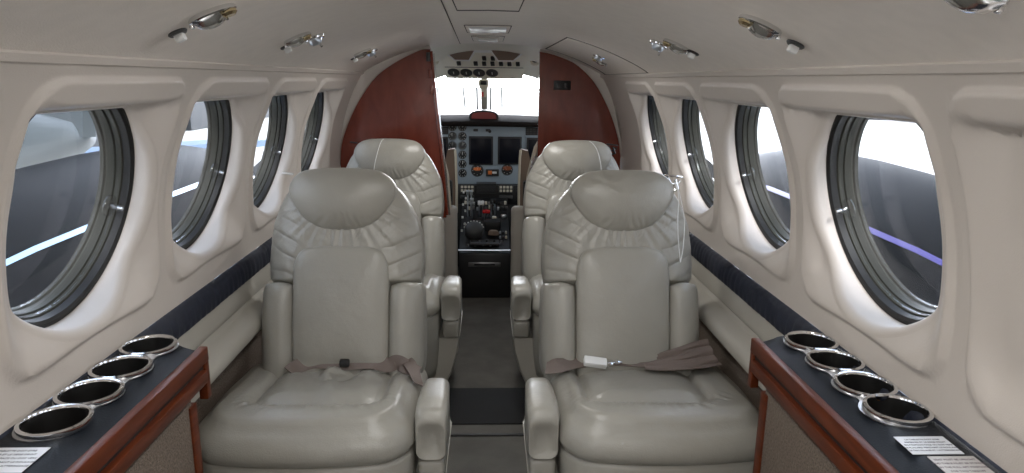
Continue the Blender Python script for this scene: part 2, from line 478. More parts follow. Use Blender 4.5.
def shell_disp(u, v, t):
    # gathered leather radiating between headrest and centre pad
    d = 0
    a = math.atan2(u, .52-v)
    rr = math.hypot(u, v-.47)
    m = sstep(.05, .075, rr)*sstep(.25, .11, rr)*sstep(.50, .44, v)*sstep(.22, .27, v)
    q = noise2(u*13, v*13, 2)
    c1 = (1-abs(sin(a*19+1.1*q)))**3; c2 = (1-abs(sin(a*31+1.3*noise2(u*17, v*17, 6)+1)))**4
    d += m*(.0012*sin(a*38+2.2*q) - .0042*c1*(.6+.4*noise2(a*9, 0, 5)) - .0022*c2)
    # side folds
    m2 = sstep(.10, .15, abs(u))*sstep(.22, .29, v)*sstep(.50, .40, v)
    g = (v-.45*abs(u))*62+1.2*noise2(u*14, v*14, 4)
    d += m2*(.0010*sin(2*g) - .0036*(1-abs(sin(g)))**3)
    # the shell ends in a rolled edge above the side bolsters
    d -= .03*sstep(.262, .238, v)*sstep(.10, .135, abs(u))
    d += .006*sstep(.24, .26, v)*sstep(.33, .26, v)*sstep(.12, .16, abs(u))
    return d
def head_disp(u, v, t):
    return .002*noise2(u*18, v*22, 9)*(1-t) + .0012*sin(u*260+4*noise2(u*30, v*30, 1))*sstep(.45, .415, v)*sstep(1., .9, t)
def seat_mesh(root, s, wrinkled, seed, dx=0.):
    """s=+1: aisle on +X"""
    B = empty
    # backrest and its pads
    pad(SHELL, (0,.30), .052, p=3.2, rings=56, back=.075, disp=shell_disp).build('backrest', M_LEATHER, root, angle=75)
    pad(HEAD, (0,.485), .047, p=2.6, rings=20, back=.045, base=.040, disp=head_disp, dome=.45).build('headrest', M_LEATHER, root, angle=80)
    def cd(u, v, t): return .0016*noise2(u*9, v*9, seed) - (.004*sstep(.03,.0,abs(v-.03)) if wrinkled else 0)
    pad(CPAD, (0,.17), .046, p=5, rings=18, back=.03, base=.034, disp=cd, dome=.35).build('center_pad', M_LEATHER, root, angle=80)
    for q in (-1, 1):
        bo = closed_spline([(q*.128,-.03),(q*.195,-.03),(q*.219,.0),(q*.224,.08),(q*.222,.18),(q*.215,.238),(q*.185,.252),(q*.145,.248),(q*.130,.225),(q*.127,.1)], 8)
        if q < 0: bo.reverse()
        def bd(u, v, t, q=q): return .0014*sin(v*120+3*noise2(u*20, v*12, seed+q))*sstep(.06, .0, v)*(1-t)
        pad(bo, (q*.178,.11), .060, p=2.4, rings=16, back=.06, base=.016, disp=bd, hf=lambda u, v, q=q: (max(.0, 1-min(1, abs(u-q*.176)/.0515)**2.3))**(1/2.3)*(.82+.18*(1-((v-.11)/.15)**2)), wrap=.6, dome=.4).build('side_bolster', M_LEATHER, root, angle=80)
    # cushion
    xi, xo = s*.226+dx, -s*.271+dx        # inboard, outboard edges
    xa, xb = min(xi, xo), max(xi, xo); yf, yb = -.262, .20
    cx = (xa+xb)/2; hw = (xb-xa)/2
    def foot(ins, r=.075):
        pts = []
        for (cxx, cyy, a0, rr) in ((xb, yb, 0, .05), (xa, yb, 90, .05), (xa, yf, 180, r), (xb, yf, 270, r)):
            sx = -1 if cxx == xb else 1; sy = -1 if cyy == yb else 1
            for k in range(13):
                a = math.radians(a0+90*k/12)
                pts.append((cxx+sx*rr+rr*cos(a), cyy+sy*rr+rr*sin(a)))
        # resample edges for the top detail
        out = []; n = len(pts)
        for i in range(n):
            p, q = pts[i], pts[(i+1) % n]; d = math.hypot(q[0]-p[0], q[1]-p[1]); m = max(1, int(d/.009))
            for k in range(m): out.append((lerp(p[0], q[0], k/m), lerp(p[1], q[1], k/m)))
        # inset toward centre, and bow the front edge forward
        res = []
        for x, y in out:
            fx = (x-cx)/hw
            yy = y - .030*(1-fx*fx)*sstep(0, -.2, y)
            dx, dy = x-cx, yy-(yf+yb)/2; L_ = math.hypot(dx, dy)
            k = 1-ins/L_
            res.append((cx+dx*k, (yf+yb)/2+dy*k))
        return res
    def ztop(x, y):
        u = x-cx*.5
        z = .492 - .030*sstep(-.15, .17, y)
        # raised side bolsters, dished centre panel with a seam all round
        e = rr_sdf(u, y+.35, .150, .20-.0, .70, .045)   # centre panel: y from -.15 back
        z += .010*sstep(-.004, .03, e) - .010*math.exp(-(e/.008)**2) + .012*sstep(0, -.06, e)
        z += .006*math.exp(-((y+.205)/.05)**2)
        m = sstep(0, .012, e)*sstep(.07, .02, e)*sstep(-.08, -.15, y)
        z += .0018*m*sin(math.atan2(u, y-.05)*70+3*noise2(u*20, y*20, seed))
        if wrinkled:
            mm = sstep(-.01, -.03, e)
            g = (y-.06)+.25*(u-.02)
            z += mm*(.018*math.exp(-((u-.01-.5*(y-.02)+.03*sin(y*40))/.016)**2)*sstep(-.08, .02, y) - .012*math.exp(-((u-.035-.45*(y-.02))/.014)**2)*sstep(-.06, .02, y))
            z += mm*.004*noise2(u*22+y*8, y*16, seed)
            z += mm*.005*sin(u*60+y*40)*sstep(.0, .06, y)
        else:
            z += .0025*noise2(u*10, y*9, seed)
        return z
    R = []
    for ins, z in ((.02,.16),(.012,.20),(.005,.26),(.0,.34),(.0,.398),(.003,.405),(.008,.408),(.003,.411),(-.003,.418),(-.006,.432),(-.003,.448),(.006,.466)):
        R.append([(x, y, z + (-.02 if z > .43 else 0)*sstep(-.05,.2,y)) for x, y in foot(ins)])
    f1 = foot(.020); cc = (cx, -.03)
    for t in [1,.965,.93,.9,.87,.84,.81,.78,.75,.72,.69,.66,.63,.6,.56,.52,.47,.42,.36,.3,.24,.18,.12,.06,.001]:
        ring = []
        for x, y in f1:
            xx, yy = cc[0]+(x-cc[0])*t, cc[1]+(y-cc[1])*t
            edge = (1-((t-.8)/.2)**2.*.55) if t > .8 else 1
            z = lerp(.478-.02*sstep(-.05,.2,yy), ztop(xx, yy), 1-sstep(.88, 1.0, t)*1.0)
            ring.append((xx, yy, z))
        R.append(ring)
    mb = MB(); mb.loft(R, True, True)
    mb.build('seat_cushion', M_LEATHER, root, angle=80)
    # armrest on the aisle side: padded top, block under it, support
    ax = s*.268+dx
    def arm_ring(y, hw_, z0, z1, r, lean=0):
        pts = []
        for (px, pz, a0) in ((hw_, z1, 0), (-hw_, z1, 90), (-hw_, z0, 180), (hw_, z0, 270)):
            sx = -1 if px > 0 else 1; sz = -1 if pz == z1 else 1
            for k in range(7):
                a = math.radians(a0+15*k); pts.append((ax+px+sx*r+r*cos(a), y, pz+sz*r+r*sin(a)))
        return pts
    mb = MB()
    prof = [(-.206,.024,.392,.462,.018),(-.214,.031,.386,.474,.022),(-.214,.034,.384,.484,.022),(-.206,.035,.383,.498,.020),(-.190,.038,.383,.507,.020),(-.13,.038,.388,.508,.020),(-.06,.035,.395,.505,.020),(-.01,.033,.40,.497,.022),(.012,.028,.41,.485,.022),(.02,.018,.42,.47,.014)]
    # fuller, sloping nose
    mb.loft([arm_ring(*p) for p in prof]); mb.build('armrest', M_LEATHER, root, angle=60)
    mb = MB(); mb.box((ax, -.085, .345), (.062, .25, .066), .012, 3); mb.build('armrest_block', M_LEATHER, root)
    mb = MB(); mb.box((ax, -.095, .379), (.05, .20, .012)); mb.build('armrest_gap_shade', M_DARK, root)  # dark filler put in for the shade between armrest and block
    mb = MB()
    pr = [(.30,.312),(.292,.25),(.270,.17),(.235,.09),(.205,.02),(.20,.0)]
    rows = []
    for y in (-.19, -.18, .10, .12):
        rows.append([(dx+s*(x-(.006 if y in (-.19,.12) else 0)), y, z) for x, z in pr]+[(s*.17+dx, y, 0), (s*.17+dx, y, .30)])
    mb.loft(rows); mb.build('side_skirt', M_LEDGE, root, angle=40)
    mb = MB(); mb.box((-s*.02, -.02, .11), (.36, .36, .22), .02); mb.build('seat_base', M_GREYD, root)
    mb = MB(); mb.box((0, .20, .36), (.30, .05, .30), .012); mb.build('back_bracket', M_GREYD, root)
    return root
def ribbon(pts, w, fold=0., th=.0018):
    """pts: (x, y, z, roll[, width]); flat webbing, folded lengthwise by fold"""
    pts = [p if len(p) == 5 else (*p, w) for p in pts]
    P = open_spline(pts, 10); rows = []
    for i, p in enumerate(P):
        q = Vector(P[min(i+1, len(P)-1)][:3]) - Vector(P[max(i-1, 0)][:3]); q.normalize()
        side = q.cross(Vector((0,0,1)))
        if side.length < 1e-4: side = Vector((0,1,0))
        side.normalize(); up = -side.cross(q)
        d = side*cos(p[3]) + up*sin(p[3]); nn = d.cross(q).normalized()
        c = Vector(p[:3]); top = []; bot = []
        for k in range(13):
            t = k/12-.5; f = fold*(sin(t*15+i*.03+.5)+.5*sin(t*31+i*.11))*min(1, p[4]/.05)
            top.append(c+d*(t*p[4])+nn*(f+th/2)); bot.append(c+d*(t*p[4])+nn*(f-th/2))
        rows.append(top+bot[::-1])
    return MB().loft(rows)
def sbelt_left(root):
    b = ribbon([(-.125,.045,.492,.3),(-.10,.075,.497,.9),(-.065,.08,.506,1.1),(-.03,.078,.503,.7),(.02,.075,.502,.8),(.05,.075,.503,.8),(.09,.078,.502,.6),(.13,.08,.494,1.1),(.155,.075,.504,1.4),(.18,.06,.498,.7),(.215,.05,.486,.3)], .040).build('seat_belt', M_WEB, root)
    MB().box((.018,.062,.508), (.026,.016,.020), .004).build('buckle', M_DARK, b)
    b2 = ribbon([(.165,.085,.50,.9),(.185,.07,.507,.2),(.205,.03,.497,-.3),(.222,-.01,.478,-.7)], .035).build('seat_belt', M_WEB, root)
def sbelt_right(root):
    b = ribbon([(-.215,.06,.492,.5),(-.19,.05,.503,.9),(-.16,.06,.503,.5),(-.13,.075,.500,.3),(-.11,.08,.498,.2)], .04).build('seat_belt', M_WEB, root)
    rt = Matrix.Rotation(math.radians(8), 4, 'Y') @ Matrix.Rotation(math.radians(28), 4, 'X')
    MB().box((-.082,.062,.508), (.062,.026,.018), .003, mat=rt).build('buckle', M_WHITE, b)
    MB().box((-.042,.064,.504), (.018,.018,.012), .003, mat=rt).box((-.022,.064,.507), (.014,.012,.012), .003, mat=rt).tube([(-.05,.06,.506),(-.01,.066,.506)], .004).build('buckle_tongue', M_CHROME, b)
    b2 = ribbon([(-.03,.07,.503,.4,.022),(.02,.072,.499,.3,.026),(.06,.068,.503,.5,.034),(.10,.064,.511,.8,.046),(.15,.060,.522,.9,.056),(.20,.065,.533,.8,.064),(.240,.075,.536,.7,.070)], .052, .0035).build('seat_belt', M_WEB, root)
    ribbon([(.05,.046,.502,.3,.03),(.10,.045,.505,.4,.04),(.15,.042,.510,.3,.045),(.20,.050,.514,.4,.05),(.250,.062,.515,.3,.05)], .05, .003).build('strap_fold', M_WEB, b2)
def top_clip(root, u, big, col):
    p = Vector(bpt(u, .548, .02)); m = Matrix.Rotation(.12, 4, 'Y')
    b = MB()
    b.box(p+Vector((0,.0,.004)), (.050 if big else .030, .014, .005), .002, mat=m)
    if big:
        b.tube([p+Vector((-.018,-.008,.0)), p+Vector((-.010,-.012,-.016)), p+Vector((.006,-.014,-.022)), p+Vector((.016,-.008,-.008))], .0035)
        b.tube([p+Vector((.002,-.012,-.004)), p+Vector((.010,-.016,-.030)), p+Vector((-.004,-.014,-.034))], .005)
    return b.build('headrest_clip', col, root)
def cord(root, pts, r=.0012):
    return MB().tube(open_spline(pts, 10), r, 6).build('headrest_cord', M_WHITE, root)

SEAT_Y = 1.652
sl = empty('passenger_seat', (-.398, SEAT_Y, 0)); seat_mesh(sl, 1, True, 3)
sr = empty('passenger_seat', (.374, SEAT_Y, 0)); seat_mesh(sr, -1, False, 8, .026)
fl = copy_tree(sl); fl.location = (-.402, SEAT_Y+.945, 0)
fr = copy_tree(sr); fr.location = (.368, SEAT_Y+.945, 0)
G = 'cream leather cabin seats facing aft'
tag(sl, 'cream leather cabin seat, near left, with wrinkled cushion panel and narrow belt across it', 'seat', G)
tag(sr, 'cream leather cabin seat, near right, with bunched belt and white buckle on smooth cushion', 'seat', G)
tag(fl, 'cream leather cabin seat by the left wooden partition, behind the near left seat', 'seat', G)
tag(fr, 'cream leather cabin seat by the right wooden partition, behind the near right seat', 'seat', G)
sbelt_left(sl); sbelt_right(sr)
top_clip(sl, -.155, False, M_CLEARW); top_clip(sr, .150, True, M_CHROME)
def on_head(u, v, h=.094): return bpt(u, v, h)
cord(sr, [bpt(.150,.535,.03), bpt(.150,.49,.07), bpt(.147,.43,.072), bpt(.150,.37,.067), bpt(.158,.31,.062)])
cord(sr, [bpt(.155,.535,.03), bpt(.162,.48,.055), bpt(.172,.42,.058), bpt(.166,.35,.062), bpt(.158,.31,.062)])
cord(fl, [bpt(-.02,.566,.03), bpt(-.025,.552,.078), bpt(-.035,.52,.092), bpt(-.05,.46,.090), bpt(-.06,.41,.07)])
cord(fr, [bpt(.045,.566,.03), bpt(.055,.550,.076), bpt(.075,.52,.086), bpt(.09,.47,.080), bpt(.095,.44,.07)])
top_clip(fl, -.150, False, M_DARK); top_clip(fr, .150, True, M_DARK)

def cut(ob, pts, r, O, depth=.12):
    b = MB()
    for x, y in pts: b.lathe([(r,.745-depth),(r,.80)], c=(x,y,0), n=40)
    c = b.build('cutter', M_DARK, None); c.location = (0,0,0)
    for v in c.data.vertices: v.co -= Vector(O)
    m = ob.modifiers.new('b', 'BOOLEAN'); m.operation = 'DIFFERENCE'; m.object = c; m.solver = 'EXACT'
    par = ob.parent; ob.parent = None
    dg = bpy.context.evaluated_depsgraph_get(); dg.update()
    me = bpy.data.meshes.new_from_object(ob.evaluated_get(dg)); ob.modifiers.clear(); ob.data = me; ob.parent = par
    me.set_sharp_from_angle(angle=math.radians(30))
    while len(me.materials) > 1: me.materials.pop()
    bpy.data.objects.remove(c)
# ------------------------------------------------------------------ side cabinets with cup holders
def cabinet(side, nm, y1, cups, label):
    root = empty('side_cabinet', (side*.62, .85, 0), label, 'cabinet', 'side cabinets with cup holders'); O = tuple(root.location)
    X = lambda x: side*x
    zt = .743; y0 = .42
    # navy padded top: profile across, flat by the wall, falling to the wood rail
    pr = [(.692,.700),(.6925,.738),(.688,.745),(.66,.745),(.61,.745),(.600,.743),(.590,.739),(.572,.733),(.562,.730),(.558,.724),(.558,.70)]
    mb = MB(); rows = []
    for y, dz, dx in ((y0,0,0),(.86,0,0),(.90,0,0),(y1-.05,0,0),(y1-.018,-.001,0),(y1-.006,-.006,.002),(y1,-.016,.004),(y1+.001,-.03,.004)):
        rows.append([(X(x+ (dx if x < .6 else -dx*0)), y, z+ (dz if z > .70 else 0)) for x, z in pr])
    # holes for the cups are hidden under their rims; cut by lowering the cup liners through the top
    mb.loft(rows); top = mb.build('cabinet_top', M_NAVY, root, origin=O, angle=30)
    cut(top, [(X(a_), b_) for a_, b_ in cups], .0418, O)
    # metal plate joining the cups, scalloped
    pts = []
    n = 14
    inn = []; out = []
    ys = [lerp(cups[-1][1]-.0514, cups[0][1]+.0514, k/80) for k in range(81)]
    def halfw(y):
        w = 0
        for cx_, cy_ in cups:
            d = abs(y-cy_)
            if d < .0515: w = max(w, math.sqrt(.0515**2-d*d))
        if cups[-1][1] < y < cups[0][1]: w = max(w, .034)
        return w
    cxm = cups[0][0]
    a = [(X(cxm-halfw(y)), y, .7462) for y in ys]; b_ = [(X(cxm+halfw(y)*.94), y, .7462) for y in ys]
    mb = MB(); mb.grid([[(p[0], p[1], .7445) for p in a], a, b_, [(p[0], p[1], .7445) for p in b_]], close_v=True); nn = len(ys); mb.f.append((0, nn, 2*nn, 3*nn)); mb.f.append((nn-1, 2*nn-1, 3*nn-1, 4*nn-1)); cut(mb.build('cup_plate', M_BRUSH, root, origin=O), [(X(a_), b_) for a_, b_ in cups], .0418, O)
    for i, (cx_, cy_) in enumerate(cups):
        c = (X(cx_), cy_, .745)
        ch = MB().lathe([(.0485,.000),(.0500,.004),(.0495,.0085),(.0465,.0105),(.0435,.0095),(.0420,.006),(.0415,.000)], c=c, n=48, caps=False).build('cup_holder', M_CHROME, root, origin=O)
        MB().lathe([(.0416,.006),(.0412,-.002),(.039,-.070)], c=c, n=40, caps=False).build('cup_well', M_CUP, ch, origin=O)
        MB().lathe([(.039,-.070),(.0005,-.070)], c=c, n=40, caps=False).build('cup_bottom', M_CORK if i == 3 else M_CUP, ch, origin=O)
    # the wooden rail with the folding table's slot
    def slab(x0, x1, z0, z1, ya, yb, bev=.003): return MB().box((X((x0+x1)/2), (ya+yb)/2, (z0+z1)/2), (abs(x1-x0), yb-ya, z1-z0), bev)
    slab(.545,.562,.706,.736,y0,y1-.006).build('wood_rail', M_WOOD, root, origin=O)
    slab(.551,.561,.690,.704,y0,y1-.022,.001).build('table_slot', M_DARK, root, origin=O)
    slab(.539,.556,.672,.697,y0,y1-.03).build('table_leaf', M_WOOD, root, origin=O)
    for k in range(8):
        pass
    slab(.547,.564,.630,.733,y1-.022,y1-.004,.002).build('wood_stile', M_WOOD, root, origin=O)
    slab(.552,.563,.30,.645,y1-.090,y1-.062,.002).build('wood_stile', M_WOOD, root, origin=O)
    slab(.556,.62,.02,.685,y0,y1-.075,.002).build('carpeted_side', M_CARPETW, root, origin=O)
    slab(.560,.668,.02,.66,y0,y1-.078,.002).build('cabinet_body', M_DARK, root, origin=O)
    return root, O
cupsL = [(.641,1.237),(.640,1.135),(.639,1.037),(.637,.944)]
cupsR = [(.642,1.252),(.642,1.156),(.643,1.055),(.646,.966)]
cl, OL = cabinet(-1, 'left', 1.278, cupsL, 'navy topped cabinet with four chrome cup holders along the left wall')
cr, OR = cabinet(1, 'right', 1.318, cupsR, 'navy topped cabinet with four chrome cup holders along the right wall')
FR = 'LA TABLETTE DOIT ETRE\nREFERMEE ET LE SIEGE DROIT\nEN POSITION FACE OU DOS VERS\nLE PLACARD PENDANT LE ROULAGE\nLE DECOLLAGE ET L\'ATTERRISSAGE'
EN = 'SEAT MUST BE UPRIGHT\nAND TABLE MUST BE STOWED\nIN THE FULL AFT POSITION\nFOR TAXI TAKEOFF\nAND LANDING'
def placard(root, O, cx, cy, w, h, m, ink, txt, size, sp):
    p = MB().box((cx, cy, .7460), (w, h, .0012), .0004).build('placard', m, root, origin=O)
    mt = Matrix.Translation((cx-O[0], cy+h/2-.011-O[1], .7467-O[2])) @ Matrix.Scale(1, 4)
    text_mesh('placard_text', txt, size, ink, mt, p, spacing=sp)
placard(cr, OR, .632, .866, .074, .048, M_PLAC, M_INK, FR, .0046, 1.6)
placard(cr, OR, .644, .808, .066, .056, M_PLAC2, M_INK2, EN, .0054, 1.75)
placard(cl, OL, -.646, .846, .086, .062, M_PLAC, M_INK, FR, .0054, 1.75)

# ------------------------------------------------------------------ cockpit partitions
def bulkhead(side, y, outline, inner, label):
    root = empty('cockpit_partition', (side*.45, y, 0), label, 'partition', 'wooden cockpit partitions'); O = tuple(root.location)
    th = .028
    k0 = next(i for i, p in enumerate(outline) if p[1] > 1.3); fr_ = outline[:k0] + open_spline(outline[k0:-1], 5) + outline[-1:]; mb = MB()
    mb.loft([[(x, y, z) for x, z in fr_], [(x, y+th, z) for x, z in fr_]]); mb.build('wood_panel', M_BULK, root, origin=O, angle=30)
    return root, O
L_OUT = [(-.262,.02),(-.262,.60),(-.196,.605),(-.235,1.05),(-.262,1.378),(-.30,1.376),(-.36,1.350),(-.43,1.312),(-.50,1.262),(-.56,1.19),(-.61,1.11),(-.648,1.03),(-.675,.95),(-.685,.87),(-.685,.02)]
R_OUT = [(.252,.02),(.256,1.385),(.30,1.378),(.36,1.36),(.432,1.330),(.50,1.275),(.55,1.215),(.60,1.13),(.640,1.04),(.668,.95),(.682,.87),(.682,.02)]
bl, OBL = bulkhead(-1, 3.20, L_OUT, None, 'glossy red brown wooden cockpit partition on the left with hinge hardware on its edge')
br, OBR = bulkhead(1, 3.50, R_OUT, None, 'glossy red brown wooden cockpit partition on the right with a small black switch plate')
# edge strip, hinges, chrome bits on the left one
def edge_pt(z, dx=0): return (interp([(.02,-.192),(.62,-.196),(1.05,-.235),(1.378,-.262)], z)+dx, 3.19, z)
MB().tube([edge_pt(z, .004) for z in (.62,.85,1.05,1.2,1.37)], .007, 8).build('edge_bead', M_BULK, bl, origin=OBL)
MB().tube([edge_pt(z, .016) for z in (.62,.85,1.05,1.2,1.36)], .0035, 8).build('chrome_edge', M_CHROME, bl, origin=OBL)
for z in (1.345, 1.27, 1.20):
    p = edge_pt(z, -.010); MB().box(p, (.018,.012,.040), .003).build('hinge', M_BULK if z < 1.3 else M_GREYD, bl, origin=OBL)
b = MB().box((.371,3.497,1.224), (.086,.008,.046), .004).build('switch_plate', M_DARK, br, origin=OBR)
for dx in (-.018, .018): MB().box((.371+dx,3.491,1.224), (.016,.008,.024), .002).build('switch', M_GREYD, b, origin=None).location = (-OBR[0], -OBR[1], -OBR[2])
# filler trims between partition and shell
for side, y, out, n in ((-1, 3.215, L_OUT, 3), (1, 3.515, R_OUT, 4)):
    k0 = next(i for i, p in enumerate(out) if p[1] > 1.3); mb = MB(); inn = open_spline(out[k0:-1], 5)
    a = []; c = []
    for x, z in inn:
        if abs(x) < .24 : continue
        a.append((x*.98, y, z-.004))
        # matching point on the shell
        if z > 1.262: c.append((x*1.06, y-.01, CZ(x)+.03))
        else: c.append((side*(W(min(z+.02, 1.262))+.03), y-.01, z+.035 if z > .9 else z))
    mb.grid([a, c]); o = mb.build('trim_%d' % n, M_WALL); o['kind'] = 'structure'

# ------------------------------------------------------------------ ceiling fixtures
def ceil_frame(x, y):
    e = .002; sl_ = (CZ(x+e)-CZ(x-e))/(2*e)
    t = Vector((1,0,sl_)).normalized(); n = Vector((-sl_*-1*-1,0,1)); n = Vector((sl_,0,-1)).normalized()   # n points down into the cabin
    f = n.cross(t)
    return Matrix((t, f, n)).transposed().to_4x4()
def reading_light(x, y, k, label, ang=0, eye2=False):
    k *= .74
    """k: scale; long axis across the curve of the ceiling"""
    root = empty('reading_light', (x, y, CZ(x)), label, 'light', 'chrome reading lights in the ceiling')
    m = ceil_frame(x, y) @ Matrix.Rotation(ang, 4, 'Z')
    def T(mb): 
        mb.v = [tuple(m @ Vector(v)) for v in mb.v]; return mb
    T(MB().lathe([(.0005,-.001),(.046*k,-.001),(.050*k,.003),(.050*k,.007),(.045*k,.009),(.040*k,.006),(.0005,.006)], sy=.62, n=40)).build('bezel', M_CHROME, root)
    sh = MB(); rows = []
    for i in range(9):
        a = lerp(-.9, .9, i/8); rows.append([(k*.030*sin(a)*1.25-.006, k*.024*sin(q), k*.028*cos(a)*cos(q)*.9+.004) for q in [lerp(-1.35, 1.35, j/12) for j in range(13)]])
    sh.grid(rows); T(sh).build('eyeball', M_CHROME, root)
    T(MB().lathe([(.0005,.004),(.016*k,.004),(.017*k,.012),(.012*k,.016),(.0005,.016)], c=(.031*k,0,0), n=20)).build('lens', M_LENS, root)
    T(MB().tube([(.020*k,-.006,.012),(.022*k,-.004,.024*k)], .0022)).build('lever', M_CHROME, root)
    T(MB().lathe([(.0005,0),(.004,.001),(.0045,.004),(.003,.007),(.0005,.0075)], c=(-.047*k,0,.006), n=12)).build('pin', M_CHROME, root)
    return root
def button(x, y, label):
    root = empty('call_button', (x, y, CZ(x)), label, 'button', 'call buttons in the ceiling'); m = ceil_frame(x, y)
    T = lambda mb: (setattr(mb, 'v', [tuple(m @ Vector(v)) for v in mb.v]), mb)[1]
    T(MB().lathe([(.0005,-.001),(.014,-.001),(.0155,.002),(.013,.005),(.0005,.005)], n=28)).build('bezel', M_GREYD, root)
    T(MB().box((0,0,.010), (.016,.013,.013), .003)).build('push_button', M_WHITE, root)
    return root
def air_vent(x, y, label, k=1.):
    root = empty('air_vent', (x, y, CZ(x)), label, 'vent', 'round air outlets in the ceiling'); m = ceil_frame(x, y)
    T = lambda mb: (setattr(mb, 'v', [tuple(m @ Vector(v)) for v in mb.v]), mb)[1]
    T(MB().lathe([(.0005,-.001),(.030*k,-.001),(.033*k,.003),(.031*k,.007),(.026*k,.008),(.022*k,.004),(.0005,.004)], n=32)).build('bezel', M_CHROME, root)
    T(MB().lathe([(.022*k,.003),(.020*k,.014),(.014*k,.019),(.010*k,.016),(.0005,.012)], n=24)).build('nozzle', M_STEEL, root)
    T(MB().tube([(.006*k,0,.012),(.012*k,.004,.028)], .003)).build('lever', M_CHROME, root)
    return root
reading_light(-.424, 1.11, 1.05, 'chrome reading light in the ceiling above the nearest left window')
button(-.489, 1.136, 'small white call button in the ceiling beside the nearest left reading light')
reading_light(-.438, 1.64, .9, 'chrome reading light in the ceiling above the second left window')
air_vent(-.425, 1.745, 'chrome air outlet just ahead of the second left reading light', .8)
button(-.480, 1.70, 'small call button in the ceiling beside the second left reading light')
reading_light(-.440, 2.48, .9, 'small distant chrome reading light in the ceiling by the left partition')
air_vent(-.425, 2.57, 'small distant air outlet in the ceiling by the left partition', .8)
button(-.482, 2.56, 'tiny call button beside the distant left reading light')
reading_light(.432, 1.115, 1.0, 'chrome reading light in the ceiling above the nearest right window', PI)
button(.499, 1.134, 'small white call button in the ceiling beside the nearest right reading light')
reading_light(.445, 1.66, .9, 'chrome reading light in the ceiling above the second right window', PI)
air_vent(.430, 1.765, 'chrome air outlet just ahead of the second right reading light', .8)
button(.486, 1.66, 'small call button in the ceiling beside the second right reading light')
reading_light(.455, 2.85, .9, 'small reading light set in the curved panel by the right partition', PI)
air_vent(.430, 2.72, 'small dark air outlet set in the curved panel by the right partition', .8)
reading_light(.435, .640, 1.1, 'largest and nearest chrome reading light on the right side of the ceiling', PI)

# ------------------------------------------------------------------ cockpit
def structure(o): o['kind'] = 'structure'; return o
# roof and sides of the cockpit
mb = MB(); rows = []
for y, zc, xw in ((3.475,1.45,.60),(3.8,1.45,.60),(4.1,1.40,.585),(4.42,1.30,.57)):
    rows.append([(x*xw, y, zc - .17*abs(x)**2.2) for x in [lerp(-1,1,i/20) for i in range(21)]])
mb.grid(rows); structure(mb.build('roof_cockpit', M_OVH))
for side, nm in ((-1,'left'), (1,'right')):
    mb = MB(); x = side
    mb.grid([[(x*.69,y,0),(x*.70,y,.5),(x*.69,y,.93)] for y in (3.48,4.1,4.75)])
    mb.grid([[(x*.69,3.48,.93),(x*.60,3.48,1.29)],[(x*.69,3.68,.93),(x*.60,3.68,1.28)]])
    structure(mb.build('wall_cockpit_'+nm, M_OVH))
    mb = MB(); mb.grid([[(x*.69,3.68,.93),(x*.60,3.68,1.28)],[(x*.69,4.25,.93),(x*.575,4.25,1.22)],[(x*.66,4.75,.93),(x*.56,4.45,1.13)]])
    o = structure(mb.build('window_%d' % (13 if side < 0 else 14), M_GLASS))
# windshield
root = empty('window_15', (0,4.6,1.1), kind='structure'); O = (0,4.6,1.1)
for side in (-1,1):
    mb = MB(); rows = []
    for i in range(9):
        t = i/8; x = side*lerp(.03,.60,t)-.022; bend = .25*t*t
        rows.append([(x, 4.44-bend*.6, 1.292-.12*t**2), (x*1.02, 4.90-bend, .99)])
    mb.grid(rows); mb.build('windshield_pane', M_GLASS, root, origin=O)
mb = MB(); mb.hexa([(-.046,4.89,.99),(-.006,4.89,.99),(-.006,4.93,.99),(-.046,4.93,.99),(-.046,4.42,1.30),(-.006,4.42,1.30),(-.006,4.46,1.30),(-.046,4.46,1.30)])
mb.build('center_post', M_CREAM, root, origin=O)
for x in (-.074, .018):
    MB().tube([(x,4.905,.99),(x,4.44,1.30)], .0055, 8).build('post_seal', M_GREYD, root, origin=O)
MB().box((0,4.43,1.305), (1.16,.04,.035), .006).build('top_frame', M_OVH, root, origin=O)
for x, lb in ((-.165,'thin dark wiper arm outside the windshield left of the centre post'), (.100,'thin dark wiper arm outside the windshield right of the centre post')):
    r = empty('windshield_wiper', (x,5.0,1.0), lb, 'wiper', 'windshield wipers')
    MB().tube([(0,0.02,.03),(-.014,-.30,.28)], .0032, 6).build('wiper_arm', M_GREYD, r); MB().tube([(.002,-.02,.055),(-.009,-.24,.225)], .0038, 6).build('wiper_blade', M_DARK, r)
# floor bulkhead under the panel
mb = MB(); mb.grid([[(-.69,4.72,-.02),(.69,4.72,-.02)],[(-.69,4.72,1.0),(.69,4.72,1.0)]]); structure(mb.build('wall_front', M_DARK))

# glareshield
r = empty('glareshield', (0,4.6,1.0), 'dark glareshield across the cockpit under the windshield with a red warning panel on top', 'glareshield'); O = (0,4.6,1.0)
mb = MB(); rows = []
for i in range(25):
    x = lerp(-.66,.66,i/24); dz = -.025*(x/.66)**2
    rows.append([(x,4.37,.957),(x,4.36,.972+dz*.3),(x,4.37,.990+dz),(x,4.42,1.003+dz),(x,4.95,1.005+dz),(x,4.95,.958)])
mb.loft(rows); mb.build('hood', M_HOOD, r, origin=O)
def arch(x0, x1, z0, z1, y0, y1, n=16):
    pts = [(x0,z0)]+[(lerp(x0,x1,.5-.5*cos(PI*k/n)), z0+(z1-z0)*math.sin(PI*k/n)**.45) for k in range(1,n)]+[(x1,z0)]
    return MB().loft([[(x,y0,z) for x, z in pts],[(x,y1,z) for x, z in pts]])
arch(-.122,.068,.995,1.056,4.42,4.62).build('warning_box', M_DARK, r, origin=O)
arch(-.106,.052,1.003,1.046,4.412,4.43).build('warning_lens', M_MAROON, r, origin=O)
